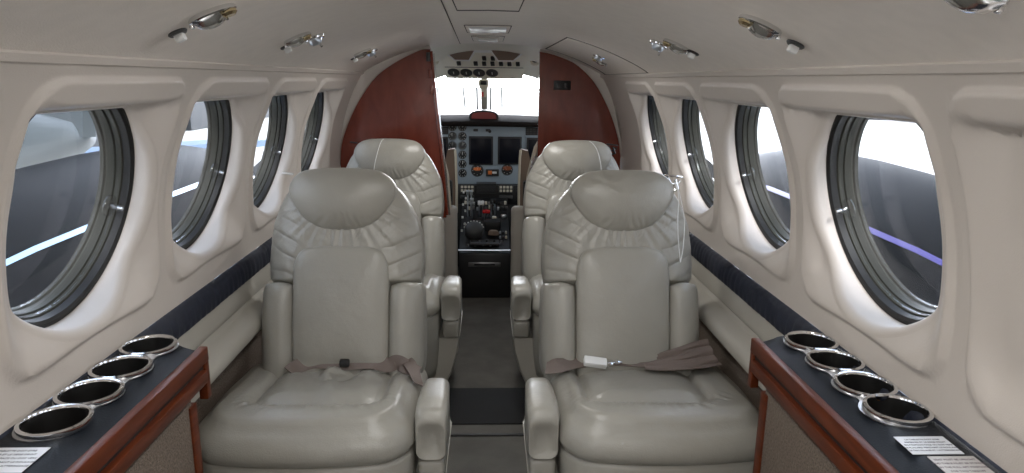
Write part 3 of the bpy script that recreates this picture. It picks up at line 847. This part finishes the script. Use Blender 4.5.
# magnetic compass hanging from the overhead panel
r = empty('compass', (-.028,4.33,1.22), 'small cream compass hanging below the overhead panel', 'compass')
MB().lathe([(.0005,-.030),(.022,-.028),(.032,-.012),(.034,.010),(.030,.03),(.0005,.03)], n=24).build('compass_case', M_CREAM, r)
MB().box((0,-.030,.008), (.040,.012,.026), .004).build('compass_window', M_DARK, r)
MB().box((-.006,-.012,-.062), (.012,.006,.030), .002).build('red_tag', M_RED, r)
MB().box((0,0,-.055), (.030,.012,.05), .003).build('correction_card', M_CREAM, r)

# overhead panel
r = empty('overhead_console', (-.024,4.2,1.35), 'cream overhead switch panel with four dark gauges above the windshield', 'panel'); O = tuple(r.location)
A, Bv, Cv, D = Vector((-.288,4.02,1.435)), Vector((.240,4.02,1.435)), Vector((.208,4.28,1.252)), Vector((-.256,4.28,1.252))
nrm = (Bv-A).cross(D-A).normalized()
if nrm.y > 0: nrm = -nrm
def OP(s, t, h=0): return A.lerp(Bv, s).lerp(D.lerp(Cv, s), t) + nrm*h
mb = MB(); mb.hexa([OP(0,0,-.05),OP(1,0,-.05),OP(1,1,-.03),OP(0,1,-.03),OP(0,0,0),OP(1,0,0),OP(1,1,0),OP(0,1,0)]); mb.build('panel_plate', M_OVH, r, origin=O, smooth=False)
fr_m = Matrix(((Bv-A).normalized(), (A-D).normalized(), nrm)).transposed()
for s in (.115,.275,.435,.60):
    g = MB().lathe([(.036,-.002),(.036,.006),(.031,.008),(.030,.004),(.0005,.004)], c=OP(s,.80), mat=fr_m, n=24).build('overhead_gauge', M_GREYD, r, origin=O)
    MB().box(OP(s,.80,.006), (.005,.022,.002), mat=fr_m.to_4x4()).build('needle', M_MARK, g, origin=O)
for t, ss in ((.50,(.20,.40,.50,.60,.70,.80,.90)), (.34,(.50,.60))):
    for s in ss: MB().box(OP(s,t,.006), (.024,.030,.014), .003, mat=fr_m.to_4x4()).build('toggle_switch', M_DARK, r, origin=O)
mb = MB(); mb.tube([OP(.02,.64,.001),OP(.98,.64,.001)], .0018, 6); mb.build('panel_joint', M_GREYD, r, origin=O)
for s0, s1, s2, s3 in ((.02,.42,.33,.16),(.55,.97,.84,.66)):
    v = MB().loft([[OP(s0,-.10,h),OP(s1,-.10,h),OP(s1,.02,h),OP(s2,.38,h),OP(s3,.38,h),OP(s0,.02,h)] for h in (.001,.012)]).build('lamp_cover', M_TAUPE, r, origin=O, smooth=False)
    MB().tube([OP(s1,-.09,.012),OP(s1,.02,.012),OP(s2,.38,.012),OP(s3,.38,.012),OP(s0,.02,.012),OP(s0,-.09,.012)], .006, 6).build('cover_edge', M_WHITE, v, origin=O)
MB().box(OP(.48,.08,.006), (.12,.05,.012), .003, mat=fr_m.to_4x4()).build('center_plate', M_WHITE, r, origin=O)
for x, lb in ((-.315,'small dark round vent in the cockpit ceiling left of the overhead panel'), (.275,'small dark round vent in the cockpit ceiling right of the overhead panel')):
    q = empty('cockpit_vent', (x,4.15,1.355), lb, 'vent'); mx = Matrix.Rotation(math.radians(70), 3, 'X')
    MB().lathe([(.0005,-.012),(.026,-.012),(.028,.0),(.024,.006),(.0005,.006)], mat=mx, n=20).build('vent_ring', M_CREAM, q)
    MB().lathe([(.0005,.004),(.016,.004),(.016,.010),(.0005,.010)], mat=mx, n=16, sy=.6).build('vent_core', M_DARK, q)

# instrument panel
r = empty('instrument_panel', (0,4.5,.77), 'blue grey cockpit instrument panel with dark screens and columns of round gauges', 'instrument panel'); O = tuple(r.location)
MB().box((0,4.53,.7625), (1.30,.06,.385), .006).build('panel_plate', M_PANEL, r, origin=O)
mx = Matrix(((1,0,0),(0,0,-1),(0,1,0)))      # lathe axis toward the cabin (-Y)
def dial(x, z, rad, n1=M_DIAL, big=None):
    g = MB().lathe([(rad*1.12,-.002),(rad*1.12,.006),(rad*.98,.008),(rad*.95,.004),(.0005,.004)], c=(x,4.5,z), mat=mx, n=24).build('gauge', M_GREYD, r, origin=O)
    MB().lathe([(rad*.93,.0035),(rad*.93,.0048),(.0005,.0048)], c=(x,4.5,z), mat=mx, n=20).build('dial_face', n1, g, origin=O)
    b = MB()
    a = random.uniform(.4, 2.6)
    b.tube([(x,4.494,z),(x+rad*.75*cos(a),4.494,z+rad*.75*sin(a))], .0022, 5)
    for k in range(8):
        q = k*PI/4; b.box((x+rad*.78*cos(q),4.495,z+rad*.78*sin(q)), (.004,.002,.004))
    b.build('dial_marks', M_MARK, g, origin=O)
    return g
for i in range(6):
    z = .945-.0603*i
    for x in (-.232,-.167): dial(x, z, .0245)
def screen(x0, x1, z0, z1):
    g = MB().box(((x0+x1)/2,4.495,(z0+z1)/2), (x1-x0+.016,.022,z1-z0+.016), .004).build('display', M_DARK, r, origin=O)
    MB().box(((x0+x1)/2,4.484,(z0+z1)/2), (x1-x0-.006,.004,z1-z0-.006), .001).build('screen', M_SCREEN, g, origin=O)
screen(-.117,.026,.708,.878); screen(.073,.214,.712,.878); screen(-.42,-.268,.72,.872); screen(.262,.42,.72,.872)
for x0, x1 in ((-.36,-.258),(.246,.36)):
    g = MB().box(((x0+x1)/2,4.497,.921), (x1-x0,.012,.05), .002).build('annunciator', M_DARK, r, origin=O)
    b = MB()
    for i in range(5):
        for j in range(3): b.box((lerp(x0,x1,(i+.5)/5),4.490,.905+.015*j), ((x1-x0)/7,.002,.008))
    b.build('lamp_rows', M_GREYD, g, origin=O)
for x in (-.08, .0):
    MB().box((x,4.497,.925), (.03,.012,.016), .003).build('knob_cluster', M_GREYD, r, origin=O)
MB().lathe([(.0005,0),(.011,0),(.009,.014),(.0005,.015)], c=(.012,4.5,.918), mat=mx, n=12).build('knob', M_DARK, r, origin=O)
g = dial(-.070, .662, .037); MB().lathe([(.0005,.005),(.026,.005),(.026,.008),(.0005,.008)], c=(-.070,4.5,.672), mat=mx, n=18, sy=.45).build('horizon_disc', M_ORANGE, g, origin=O)
g = dial(.128, .668, .034); MB().lathe([(.0005,.005),(.028,.005),(.028,.008),(.0005,.008)], c=(.128,4.5,.678), mat=mx, n=18, sy=.5).build('horizon_disc', M_BROWNI, g, origin=O)
g = MB().box((.030,4.494,.648), (.086,.020,.046), .004).build('radio', M_DARK, r, origin=O)
MB().box((.014,4.483,.650), (.026,.004,.026), .002).build('amber_display', M_ORANGE, g, origin=O); MB().box((.044,4.483,.650), (.028,.004,.014), .002).build('label_strip', M_MARK, g, origin=O)
# lower panel with radios and keypads
r = empty('radio_console', (0,4.46,.55), 'dark lower cockpit panel with keypads and ribbed grille under the instrument panel', 'console'); O = tuple(r.location)
MB().box((0,4.50,.50), (1.2,.03,.13), .004).build('panel_plate', M_DARK, r, origin=O)
MB().box((0,4.51,.22), (1.2,.04,.43), .004).build('kick_panel', M_BLACK, r, origin=O)
for x in (-.135,.120):
    g = MB().box((x,4.470,.545), (.100,.016,.055), .003).build('keypad', M_GREYD, r, origin=O)
    for i in range(4):
        for j in range(2): MB().box((x-.034+.0225*i,4.459,.533+.024*j), (.016,.008,.016), .002).build('key', M_CREAM, g, origin=O)
    MB().box((x,4.465,.49), (.09,.02,.022), .003).build('selector', M_GREYD, r, origin=O)
g = MB()
for i in range(9): g.box((-.01,4.470,.515+.009*i), (.13,.012,.004))
g.build('grille', M_GREYD, r, origin=O)

# pedestal
r = empty('control_pedestal', (-.017,4.1,0), 'black cockpit control pedestal with throttle levers and red condition knobs', 'control pedestal'); O = tuple(r.location)
MB().box((-.017,3.93,.135), (.300,.22,.27), .010).build('pedestal_box', M_DARK, r, origin=O)
MB().box((-.017,3.816,.205), (.190,.008,.026), .003).build('slot_bar', M_BRUSH, r, origin=O)
MB().box((-.017,3.813,.205), (.120,.006,.010), .002).build('slot_handle', M_BLACK, r, origin=O)
mb = MB(); mb.hexa([(-.165,3.84,0),(.13,3.84,0),(.13,4.44,0),(-.165,4.44,0),(-.165,3.84,.27),(.13,3.84,.27),(.13,4.44,.49),(-.165,4.44,.49)]); mb.build('pedestal_body', M_DARK, r, origin=O, smooth=False)
def PP(x, y, h=0): return Vector((x, y, .27+(y-3.84)*.365+h))
MB().tube([(-.170,3.835,.285),(.136,3.835,.285)], .005, 8).build('chrome_rail', M_STEEL, r, origin=O)
MB().box(PP(-.017,3.93,.008), (.17,.12,.012), .003).build('radio_head', M_GREYD, r, origin=O)
for i in range(10): 
    MB().lathe([(.0005,0),(.007,0),(.006,.016),(.0005,.017)], c=PP(-.115+.022*i, 3.885+.035*(i % 2), .01), n=10).build('knob', M_GREYD if i % 3 else M_STEEL, r, origin=O)
w = MB().lathe([(.0005,.056),(.030,.053),(.050,.040),(.058,.02),(.058,.0),(.0005,.0)], c=PP(-.082,4.0,.03), n=32, mat=Matrix.Rotation(math.radians(50), 3, 'X')).build('trim_wheel', M_GREYD, r, origin=O)
b = MB(); rm = Matrix.Rotation(math.radians(50), 3, 'X')
for k in range(9):
    a = math.radians(20+k*17.5); p = PP(-.082,4.0,.03) + rm @ Vector((.060*cos(a), .060*sin(a), .02)); b.box(p, (.008,.008,.010), .002)
b.build('wheel_marks', M_MARK, w, origin=O)
MB().lathe([(.0005,.030),(.022,.028),(.032,.016),(.034,0),(.0005,0)], c=PP(.035,4.0,.012), n=24, sy=.55).build('tab_knob', M_TAUPE, r, origin=O)
def lever(x, y, L_, col, kn, lean=-.3):
    p = PP(x, y); t = p+Vector((0, L_*lean, L_))
    g = MB().tube([p, t], .005, 8).build('lever', M_STEEL, r, origin=O)
    MB().box(t, (.020,.020,.030) if kn else (.026,.018,.022), .006, 3).build('lever_knob', col, g, origin=O)
for x in (-.125,-.103): lever(x, 4.22, .15, M_STEEL, True, .05)
lever(-.098, 4.20, .125, M_STEEL, False, -.4)
for x in (-.052,-.032): lever(x, 4.22, .09, M_WHITE, True)
for x in (-.020,.002): lever(x, 4.18, .055, M_RED, False, -.25)
for x in (.022,.044): lever(x, 4.24, .09, M_DARK, True)
lever(.04, 4.12, .05, M_CREAM, False)
for x, y, c in ((-.105,4.10,M_CREAM),(-.065,4.09,M_TAUPE),(-.06,4.13,M_GREYD),(.02,4.10,M_BLACK),(.06,4.15,M_GREYD),(.10,4.20,M_STEEL)):
    MB().box(PP(x,y,.012), (.034,.026,.024), .005).build('switch_block', c, r, origin=O)
for k in range(22):
    x = -.145+.0262*(k % 11)+.004*noise2(k*.7, 2.); y = (4.30 if k < 11 else 4.36)+.012*noise2(k*1.3, 5.)
    MB().box(PP(x,y,.010), (.016,.022,.022), .003).build('switch_block', (M_GREYD, M_STEEL, M_CREAM, M_BLACK, M_BRUSH)[(k*7) % 5], r, origin=O)
for k in range(6):
    MB().box(PP(.075+.018*(k % 3), 3.98+.05*(k//3), .008), (.012,.026,.016), .003).build('switch_block', (M_STEEL, M_GREYD, M_CREAM)[k % 3], r, origin=O)
b = MB(); b.box(PP(.03,4.07,.03), (.10,.10,.07), .015); b.build('throttle_gate', M_BLACK, r, origin=O)
# pitch trim scale: chequer blocks on the left flank
b = MB()
for k in range(7): b.box((-.155+.004*(k % 2)*4,4.02+.055*k,.36+.030*k), (.012,.012,.014), .002)
b.build('scale_marks', M_MARK, r, origin=O)

# crew seats, seen from behind
def crew_seat(side, label):
    root = empty('crew_seat', (side*.42, 3.95, 0), label, 'seat', 'crew seats in the cockpit')
    s = side
    # origin: seat centre, faces +Y
    b = MB(); b.box((0,.02,.40), (.44,.44,.12), .04, 4); b.build('seat_cushion', M_LEATHER, root)
    b = MB(); b.box((0,.02,.17), (.30,.34,.34), .02); b.build('seat_base', M_GREYD, root)
    mbk = MB(); rows = []
    for z, hw, y in ((.34,.20,-.17),(.45,.215,-.19),(.60,.215,-.215),(.75,.205,-.235),(.90,.17,-.255),(.97,.13,-.265),(1.0,.08,-.27)):
        ring = []
        for k in range(24):
            a = 2*PI*k/24; cx_, sy_ = cos(a), sin(a)
            ring.append((hw*math.copysign(abs(cx_)**.6, cx_), y+.06*math.copysign(abs(sy_)**.7, sy_), z))
        rows.append(ring)
    mbk.loft(rows); mbk.build('backrest', M_LEATHER, root)
    # inboard edge welt
    MB().tube([(-s*.214,-.26,.46),(-s*.212,-.29,.60),(-s*.202,-.31,.75),(-s*.168,-.33,.90),(-s*.135,-.335,.96)], .010, 8).build('welt', M_CREAM, root)
    # inboard armrest folded upright: taupe board with cream edging
    xi = -s*.205
    b = MB(); pts = [(-.036,.50),(.030,.50),(.034,.60),(.026,.80),(.012,.858),(-.026,.866),(-.036,.85)]
    b.loft([[(xi+s*u, y, z) for u, z in pts] for y in (-.085,-.03)]); b.build('folded_armrest', M_TAUPE, root, angle=30)
    MB().tube([(xi-s*.036,-.085,.50),(xi-s*.038,-.088,.65),(xi-s*.034,-.09,.82),(xi-s*.030,-.088,.862)], .007, 8).build('armrest_edge', M_CREAM, root)
    # lower leather side pad and its black lever
    b = MB(); b.box((xi-s*.045 if s > 0 else xi+.008,-.27,.335), (.082,.07,.48), .024, 4); b.build('side_pad', M_LEDGE, root)
    b = MB(); b.box((xi+s*.002,-.17,.63), (.040,.05,.14), .01).tube([(xi+s*.0,-.20,.67),(xi+s*.055,-.21,.672)], .016, 10); b.build('arm_hinge', M_BLACK, root)
    return root
cw = crew_seat(-1, 'crew seat behind the left wooden partition with a folded taupe armrest')
cw2 = crew_seat(1, 'crew seat behind the right wooden partition with a folded taupe armrest')
for sd, lb, pts in ((-1,'short red safety strap low beside the left crew seat',[(-.185,3.70,.19),(-.182,3.69,.15),(-.184,3.70,.12)]), (1,'short red safety strap low beside the right crew seat',[(.150,3.70,.12),(.175,3.69,.135),(.195,3.70,.15)])):
    o = MB().tube(open_spline(pts, 5), .008, 8).build('red_strap', M_RED); tag(o, lb, 'strap')
# clear crumpled plastic bag hung behind the right opening
b = MB(); rows = []
for i in range(15):
    t = i/14; z = lerp(.86,.60,t); ring = []
    for k in range(28):
        a = 2*PI*k/28; rr = (.014+.040*sin(PI*min(1,t*.85+.12)))*(1+.22*noise2(k*1.7, i*1.1, 3))
        ring.append((.272+rr*cos(a), 3.585+.4*rr*sin(a), z))
    rows.append(ring)
b.loft(rows); M_BAG = glass('bag_film', (.86,.84,.88), .5)
tag(b.build('plastic_bag', M_BAG, angle=10), 'crumpled clear plastic bag hanging beside the right partition edge', 'bag')

# ------------------------------------------------------------------ outside
o = structure(MB().box((0,20,-1.3), (400,400,.1)).build('ground', M_APRON, smooth=False))
def nacelle(side, label):
    root = empty('aircraft_wing', (side*2.55, 4.4, .2), label, 'wing', 'aircraft wings outside the windows')
    rows = []
    for y, rx, rz, zc in ((-2.6,.30,.28,-.05),(-2.0,.40,.36,0),(-1.2,.47,.46,.03),(-.4,.50,.52,.03),(.6,.50,.55,.02),(1.4,.46,.50,0),(2.0,.38,.40,-.02),(2.35,.26,.27,0)):
        rows.append([(rx*cos(2*PI*k/40), y, zc+rz*sin(2*PI*k/40)) for k in range(40)])
    MB().loft(rows).build('cowling', M_NAC, root, sub=1)
    MB().lathe([(.26,0),(.25,.08),(.20,.22),(.12,.36),(.0005,.44)], c=(0,2.36,0), mat=Matrix.Rotation(-PI/2, 3, 'X'), n=28).build('spinner', M_STEEL, root)
    for k in range(3):
        a = math.radians(30+120*k); d = Vector((cos(a),0,sin(a))); t = Vector((-sin(a),0,cos(a)))
        R_ = []
        for q, w_ in ((.2,.05),(.4,.10),(.8,.12),(1.1,.09),(1.2,.03)):
            c = d*q+Vector((0,2.5,0)); tw = lerp(.9,.3,q/1.2); ww = t*cos(tw)*w_+Vector((0,sin(tw)*w_,0)); nn = d.cross(ww).normalized()*.015
            R_.append([c-ww, c+nn, c+ww, c-nn])
        MB().loft(R_).build('propeller_blade', M_GREYD, root)
    for sx in (-1,1):
        MB().tube(open_spline([(sx*.42,1.55,-.05),(sx*.60,1.45,-.08),(sx*.68,1.20,-.10),(sx*.70,.9,-.12)], 6), [.11]*6+[.12]*13, 16).build('exhaust_stack', M_STEEL, root)
    # streak of reflected light, painted as colour along the flank
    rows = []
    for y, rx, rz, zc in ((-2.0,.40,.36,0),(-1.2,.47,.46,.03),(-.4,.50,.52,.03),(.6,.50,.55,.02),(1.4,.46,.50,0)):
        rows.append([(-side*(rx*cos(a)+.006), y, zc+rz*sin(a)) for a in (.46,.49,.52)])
    MB().grid(rows).build('flank_reflection', M_REFLECT_L if side < 0 else M_REFLECT_R, root)
    rows = []
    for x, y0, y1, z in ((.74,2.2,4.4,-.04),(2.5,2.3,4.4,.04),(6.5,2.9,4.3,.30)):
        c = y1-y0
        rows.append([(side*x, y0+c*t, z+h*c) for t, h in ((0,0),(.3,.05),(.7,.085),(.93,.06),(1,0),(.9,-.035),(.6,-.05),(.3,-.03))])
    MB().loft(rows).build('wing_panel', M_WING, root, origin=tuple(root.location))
    return root
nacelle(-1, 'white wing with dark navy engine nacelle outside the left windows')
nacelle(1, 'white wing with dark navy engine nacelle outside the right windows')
# parked machine and hangars beyond
def parked(x, y, rz, label, col):
    root = empty('parked_airplane', (x,y,-1.25), label, 'airplane'); root.rotation_euler = (0,0,rz)
    rows = []
    for yy, rr, zc in ((-4.2,.01,1.9),(-4,.15,1.9),(-2.5,.45,1.7),(-.5,.75,1.6),(1.2,.78,1.6),(2.4,.6,1.45),(3.2,.3,1.35),(3.5,.08,1.3),(3.55,.005,1.3)):
        rows.append([(rr*cos(2*PI*k/24), yy, zc+rr*sin(2*PI*k/24)) for k in range(24)])
    MB().loft(rows).build('fuselage', col, root)
    MB().hexa([(-5,0,1.2),(5,0,1.2),(5,1.3,1.2),(-5,1.3,1.2),(-5,0,1.32),(5,0,1.32),(5,1.3,1.28),(-5,1.3,1.28)]).build('wing', M_WING, root)
    MB().hexa([(-.06,-4.2,1.9),(.06,-4.2,1.9),(.06,-3.0,1.9),(-.06,-3.0,1.9),(-.04,-4.6,3.4),(.04,-4.6,3.4),(.04,-3.9,3.4),(-.04,-3.9,3.4)]).build('tail_fin', col, root)
    MB().box((0,1.8,2.05), (1.1,.9,.35), .12).build('windscreen', M_SCREEN, root)
    for wx in (-.9,.9): MB().lathe([(.3,-.1),(.3,.1)], c=(wx,.3,.3), mat=Matrix.Rotation(PI/2,3,'Y'), n=20).tube([(wx,.3,.3),(wx*.8,.4,1.2)], .06).build('landing_gear', M_DARK, root)
    return root
parked(-7.2, 9.5, .9, 'grey parked airplane beyond the nacelle outside the nearest left window', M_GREY)
def hangar(x, y, w, d, h, rz, label):
    root = empty('hangar', (x,y,-1.25), label, 'building'); root.rotation_euler = (0,0,rz)
    MB().box((0,0,h/2), (w,d,h)).build('hangar_body', M_HANGAR, root, smooth=False)
    MB().loft([[(-w/2-.3,yy,h),(0,yy,h+w*.10),(w/2+.3,yy,h),(w/2+.3,yy,h+.3),(0,yy,h+w*.10+.3),(-w/2-.3,yy,h+.3)] for yy in (-d/2-.3,d/2+.3)]).build('hangar_roof', M_HDOOR, root, smooth=False)
    for k in range(4): MB().box((-w*.36+w*.24*k,-d/2-.1,h*.4), (w*.22,.2,h*.8), .02).build('hangar_door', M_HDOOR, root, smooth=False)
    return root
hangar(-22, 32, 60, 16, 8, PI/2, 'grey blue hangar far outside the left windows')
hangar(40, 52, 30, 18, 5, -.5, 'grey blue hangar far outside the right windows')

# ------------------------------------------------------------------ light
sl_ = bpy.data.lights.new('sun', 'SUN'); sl_.energy = 6; sl_.angle = math.radians(12.); sl_.color = (1,.96,.9)
so = bpy.data.objects.new('sun', sl_); COL.objects.link(so); so.location = (0,-20,20); so.rotation_euler = (math.radians(48), 0, math.radians(4))     # from behind the aircraft
w = bpy.data.worlds.new('sky'); S.world = w; w.use_nodes = True; nt = w.node_tree; N = nt.nodes; L = nt.links
bg = N['Background']; tc = N.new('ShaderNodeTexCoord'); sx = N.new('ShaderNodeSeparateXYZ'); rp = N.new('ShaderNodeValToRGB')
L.new(tc.outputs['Generated'], sx.inputs[0]); mp = N.new('ShaderNodeMapRange'); mp.inputs[1].default_value = -.1; mp.inputs[2].default_value = 1
L.new(sx.outputs['Z'], mp.inputs[0]); L.new(mp.outputs[0], rp.inputs[0])
rp.color_ramp.elements[0].position = 0; rp.color_ramp.elements[0].color = (1,.98,.96,1)
rp.color_ramp.elements[1].position = .8; rp.color_ramp.elements[1].color = (.74,.85,1,1)
L.new(rp.outputs['Color'], bg.inputs['Color']); pw = N.new('ShaderNodeMath'); pw.operation = 'MAXIMUM'; pw.inputs[1].default_value = 0; L.new(sx.outputs['Y'], pw.inputs[0])
p2 = N.new('ShaderNodeMath'); p2.operation = 'POWER'; p2.inputs[1].default_value = 6; L.new(pw.outputs[0], p2.inputs[0])
p3 = N.new('ShaderNodeMath'); p3.operation = 'MULTIPLY_ADD'; p3.inputs[1].default_value = 30; p3.inputs[2].default_value = 2.6; L.new(p2.outputs[0], p3.inputs[0])
L.new(p3.outputs[0], bg.inputs['Strength'])

S.view_settings.view_transform = 'Standard'; S.view_settings.look = 'None'; S.view_settings.exposure = -0.08; S.view_settings.gamma = 1.0
S.view_settings.use_curve_mapping = False
S.cycles.use_denoising = True
S.cycles.max_bounces = 10; S.cycles.diffuse_bounces = 6; S.cycles.transparent_max_bounces = 16
S.cycles.sample_clamp_indirect = 6
